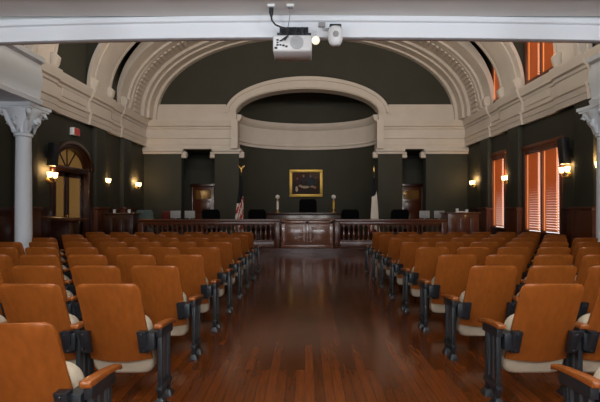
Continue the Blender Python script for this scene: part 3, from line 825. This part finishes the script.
for j in range(nz):
    for i in range(nx):
        x0, x1 = -a+2*a*i/nx, -a+2*a*(i+1)/nx; z0, z1 = -b+2*b*j/nz, -b+2*b*(j+1)/nz
        xm, zm = (x0+x1)/2, (z0+z1)/2
        col = (.030,.018,.014) if zm < .1 else (.055,.028,.018)
        if xm > .15 and zm > .2: col = (.08,.05,.035)
        for fx, fz, ra, rb, cc in figs:
            if ((xm-fx)/ra)**2+((zm-fz)/rb)**2 < 1: col = cc
        k_ = random.uniform(.8,1.2); col = tuple(q*k_ for q in col)
        cv.add([(x0,0,z0),(x1,0,z0),(x1,0,z1),(x0,0,z1)], [(0,1,2,3)], col)
cv.build('canvas', M['attr'], t, smooth=0)

# wall lamps ------------------------------------------------------
def sconce(x, y, z, rz, label):
    t = thing('wall_lamp', label, 'lamp', (x, y, z), rz, 'two-shade wall lamps')       # local +X points into the room
    MB().lathe([(.075,0),(.075,.012),(.05,.025),(.03,.045)], (0,0,-.10), 16, Matrix.Rotation(pi/2, 3, 'Y')).tube([(.03,0,-.10),(.09,0,-.16),(.12,0,-.10)], [.015,.02,.01], 8).build('wall_plate', M['brass'], t)
    for s in (-1, 1):
        MB().tube([(.03,0,-.10),(.08,s*.05,-.15),(.12,s*.10,-.16),(.14,s*.13,-.12),(.14,s*.13,-.06)], .011, 8).lathe([(.02,-.075),(.035,-.06),(.035,-.04)], (.14,s*.13,0), 12).build('arm', M['brass'], t)
        MB().lathe([(.028,-.05),(.045,-.03),(.058,.02),(.064,.07),(.07,.10),(.064,.10),(.056,.07),(.025,-.03)], (.14,s*.13,0), 16).build('glass_shade', M['shade'], t, smooth=60)
    for s in (-1, 1):
        l = bpy.data.lights.new('lamp_bulb', 'POINT'); l.energy = 9; l.color = (1,.60,.25); l.shadow_soft_size = .05
        o = bpy.data.objects.new('lamp_bulb', l); C.objects.link(o); o.parent = t; o.location = (.12, s*.13, .17)
for y, z, lab in ((11.9, 2.28, 'glowing two-shade wall lamp beside the loudspeaker and arched door'), (15.2, 2.34, 'glowing two-shade wall lamp between arched door and its neighbouring corner lamp'), (18.05, 2.36, 'glowing two-shade wall lamp near the corner on the door side')):
    sconce(XL, y, z, 0, lab)
for y, z, lab in ((11.66, 2.40, 'glowing two-shade wall lamp below the loudspeaker beside the wide window'), (15.12, 2.42, 'glowing two-shade wall lamp between the wide and the narrow window'), (18.1, 2.44, 'glowing two-shade wall lamp near the corner on the window side')):
    sconce(XR, y, z, pi, lab)
sconce(XR, 10.2, 2.40, pi, 'glowing two-shade wall lamp half hidden by the white column')

# loudspeakers ----------------------------------------------------
def speaker(x, y, z, sg, label, h=.62):
    t = thing('loudspeaker', label, 'speaker', (x, y, z), 0, 'black wall loudspeakers')
    a, b = sorted((sg*.06, sg*.24)); k = sg*.06
    m = MB(); m.hexa([(a,-.11,0),(b,-.13,0),(b,.13,0),(a,.11,0),(a+k,-.11,h),(b+k,-.13,h),(b+k,.13,h),(a+k,.11,h)]); m.build('cabinet', M['blackp'], t, bevel=.015)
    x2 = sg*.24
    p, q = sorted((x2, x2+sg*.015)); m = MB(); m.hexa([(p,-.11,.03),(q,-.11,.03),(q,.11,.03),(p,.11,.03),(p+k*.95,-.11,h-.03),(q+k*.95,-.11,h-.03),(q+k*.95,.11,h-.03),(p+k*.95,.11,h-.03)]); m.build('grille', M['spkgrille'], t, bevel=.004)
    p, q = sorted((-sg*.0, sg*.16)); MB().box(p, q, -.04, .04, .22, .40).build('bracket', M['iron'], t, bevel=.005)
speaker(XL, 11.85, 2.55, 1, 'black loudspeaker on the wall beside the arched door')
speaker(XR, 11.62, 2.58, -1, 'black loudspeaker on the wall above a lamp by the wide window', .70)

# sign above the arched door
t = thing('wall_sign', 'small red and white sign box above the arched door', 'sign', (XL, 13.2, 3.6))
MB().box(-.0,.13,-.17,.17,0,.22).build('body', M['whitep'], t, bevel=.008)
MB().box(.125,.138,-.155,.165,.012,.208).build('face', M['redsign'], t, smooth=0)

# projector on the beam -------------------------------------------
px0, px1 = -.325, .070; pc = (px0+px1)/2; hw = (px1-px0)/2
t = thing('projector', 'white projector hanging from the beam by a black bracket', 'projector', (pc, 4.42, 2.99))
m = MB(); m.loft([[(-hw*f,y,z0_),(hw*f,y,z0_),(hw*f,y,z1_),(-hw*f,y,z1_)] for f, y, z0_, z1_ in ((.96,0,.012,.158),(1,.02,.0,.165),(1,.30,.0,.165),(.9,.36,.02,.15))])
m.build('body', M['whitep'], t, bevel=.016, seg=3)
RX = Matrix.Rotation(pi/2, 3, 'X')
g = MB()
for r in (.066,.052,.038,.024,.010): g.lathe([(r,0),(r,.006),(max(r-.007,.001),.006),(max(r-.007,.001),0)], (.045, .001, .085), 28, RX)
g.build('speaker_grille', M['grey'], t)
g = MB()
for i, (x, z, s) in enumerate(((-.15,.11,.012),(-.15,.085,.010),(-.15,.06,.012),(-.12,.06,.010),(-.09,.055,.012),(-.165,.03,.014),(-.06,.045,.012))): g.box(x-s, x+s, -.008, .01, z-s*.7, z+s*.7)
g.build('ports', M['blackp'], t, bevel=.002)
MB().lathe([(.052,0),(.052,.05),(.04,.05),(.035,.03)], (-.10,.35,.085), 24, Matrix.Rotation(-pi/2,3,'X')).build('lens', M['blackp'], t)
m = MB(); m.box(-.13,.16,.06,.30,.165,.19); m.box(-.11,.14,.14,.185,.19,.30); m.box(-.15,.18,.14,.17,.18,.235); m.tube([(-.16,.1,.20),(.19,.1,.20)], .022, 10)
for x in (-.12,-.05,.03,.10,.15): m.box(x-.012,x+.012,.04,.3,.16,.26)
m.build('bracket', M['iron'], t, bevel=.004)
def ceil_box(x, y, label):
    t = thing('ceiling_outlet', label, 'outlet', (x, y, 3.42), 0, 'ceiling outlets over the projector')
    MB().box(-.037,.037,-.03,.03,-.022,0).build('box', M['whitep'], t, bevel=.006)
    MB().box(-.025,.025,-.018,.018,-.029,-.02).build('socket', M['grey'], t, smooth=0)
ceil_box(-.335, 4.35, 'white ceiling outlet with the black plug'); ceil_box(-.145, 4.35, 'white ceiling outlet with the thin grey cable')
t = thing('power_cord', 'thick black power cord from ceiling plug to projector', 'cord', (-.335, 4.35, 3.39))
MB().lathe([(.022,0),(.022,-.05),(.012,-.085)], n=12).build('plug', M['blackp'], t)
MB().tube([(0,0,-.07),(.005,0,-.12),(.04,0,-.165),(.10,.0,-.19),(.15,.0,-.20),(.175,.0,-.23),(.165,.01,-.27),(.13,.02,-.31)], .009, 8).tube([(.165,.01,-.27),(.13,.03,-.285),(.10,.05,-.30),(.085,.06,-.30),(.083,.066,-.30)], .007, 8).build('cable', M['blackp'], t)
o = MB().tube([(-.145,4.365,3.395),(-.147,4.37,3.36),(-.155,4.39,3.31),(-.165,4.43,3.27),(-.175,4.475,3.245)], .004, 8).build('grey_cable', M['grey'])
tag(o, 'thin grey cable hanging from ceiling outlet to projector', 'cable')
t = thing('globe_fixture', 'small cream globe on thin arm beside the projector', 'lamp', (.115, 4.60, 3.25))
MB().tube([(0,.005,.0),(0,-.06,-.01),(-.005,-.10,-.05),(-.005,-.105,-.09)], .006, 8).build('arm', M['whitep'], t)
MB().sphere((-.005,-.105,-.125), .042, 16).build('globe', M['bulb'], t, smooth=60)
t = thing('security_camera', 'white rounded camera on the beam beside the projector', 'camera', (.31, 4.47, 3.06))
m = MB(); rings = []
for z, f in ((0,.45),(.012,.72),(.04,.95),(.09,1.05),(.15,1),(.185,.85),(.195,.6)):
    rings.append([(.072*f*cos(2*pi*k/24), .055*f*sin(2*pi*k/24), z) for k in range(24)])
m.loft(rings); m.build('body', M['whitep'], t, smooth=60)
MB().lathe([(.03,0),(.03,.012),(.018,.016)], (0,-.05,.10), 18, RX).build('lens', M['grey'], t)
MB().box(-.06,.06,-.03,.13,.185,.215).build('bracket', M['iron'], t, bevel=.006)
MB().tube([(-.05,.04,.195),(-.10,.07,.20),(-.13,.09,.22),(-.14,.11,.25)], .006, 8).box(-.17,-.10,.09,.13,.24,.28).build('lead', M['grey'], t)

# ------------------------------------------------------------------ light
def area(name, loc, rot, sx, sy, e, col):
    l = bpy.data.lights.new(name, 'AREA'); l.shape = 'RECTANGLE'; l.size = sx; l.size_y = sy; l.energy = e; l.color = col
    o = bpy.data.objects.new(name, l); C.objects.link(o); o.location = loc; o.rotation_euler = rot; return o
for a, b, z0, z1 in RFILL:                # fill lights at the added rear windows under the balcony
    area('rear_fill', ((a+b)/2, YR+.05, (z0+z1)/2), (pi/2,0,0), b-a-.1, z1-z0-.1, 28, (.88,.92,1))
for a, b, z0, z1 in RFILL_UP:                 # fill lights for the arches, at added windows above the balcony
    area('upper_fill', ((a+b)/2, YR+.05, (z0+z1)/2), (pi/2,0,0), b-a-.1, z1-z0-.1, 310, (1,.95,.88))
# globes added out of view under the balcony to brighten chairs, beam and ceiling
for x, y, drop, en in ((-2.6,-.9,0,145), (.1,-.9,0,145), (2.8,-.9,0,145), (-3.4,2.0,.15,42), (-1.1,2.0,.15,42), (1.3,2.0,.15,42), (3.6,2.0,.15,42)):
    t = thing('fill_pendant', 'unseen white globe added as fill light under the balcony', 'lamp', (x, y, 3.42), 0, 'added fill globes under the balcony')
    MB().lathe([(.07,0),(.07,-.02),(.03,-.04)], n=18).tube([(0,0,-.03),(0,0,-.38)], .008, 8).build('stem', M['brass'], t)
    MB().sphere((0,0,-.52), .15, 18).build('globe', M['bulb'], t, smooth=60)
    l = bpy.data.lights.new('pendant_fill', 'POINT'); l.energy = en; l.color = (.94,.97,1); l.shadow_soft_size = .16
    o = bpy.data.objects.new('pendant_fill', l); C.objects.link(o); o.parent = t; o.location = (0,0,-.85+drop)
# bowl lamps added out of view to brighten the arches; bowls shade the chairs
for x in (-2.6, 2.9):
    t = thing('uplight', 'unseen added brass bowl chandelier high under the arches', 'lamp', (x, 11.6, 6.5), 0, 'added fill-light bowls')
    MB().tube([(0,0,.75),(0,0,ZT-6.5)], .02, 8).tube([(.42,0,.06),(0,0,.78)], .008, 6).tube([(-.21,.36,.06),(0,0,.78)], .008, 6).tube([(-.21,-.36,.06),(0,0,.78)], .008, 6).build('stem', M['brass'], t)
    MB().lathe([(.02,-.12),(.20,-.09),(.38,-.02),(.46,.07),(.44,.07),(.36,0),(.19,-.06),(.01,-.09)], n=28).build('bowl', M['brass'], t)
    MB().sphere((0,0,.05), .10, 14).build('bulb', M['bulb'], t, smooth=60)
    l = bpy.data.lights.new('uplight_fill', 'POINT'); l.energy = 290; l.color = (1,.88,.74); l.shadow_soft_size = .12
    o = bpy.data.objects.new('uplight_fill', l); C.objects.link(o); o.parent = t; o.location = (0,0,.30)

w = bpy.data.worlds.new('world'); bpy.context.scene.world = w; w.use_nodes = True
w.node_tree.nodes['Background'].inputs[0].default_value = (.6,.7,.8,1); w.node_tree.nodes['Background'].inputs[1].default_value = .3

# ------------------------------------------------------------------ camera
cam = bpy.data.cameras.new('camera'); co = bpy.data.objects.new('camera', cam); C.objects.link(co)
co.location = (0,0,HZ); co.rotation_euler = (pi/2,0,0)
cam.sensor_width = 36; cam.lens = F/600*36; cam.shift_x = -(VX-300)/600; cam.shift_y = (VY-201)/600
cam.clip_start = .05; cam.clip_end = 200
S = bpy.context.scene; S.camera = co
S.view_settings.view_transform = 'Standard'; S.view_settings.look = 'None'; S.view_settings.exposure = 0; S.view_settings.gamma = 1
S.cycles.use_denoising = True
S.cycles.max_bounces = 8; S.cycles.diffuse_bounces = 5; S.cycles.sample_clamp_indirect = 4
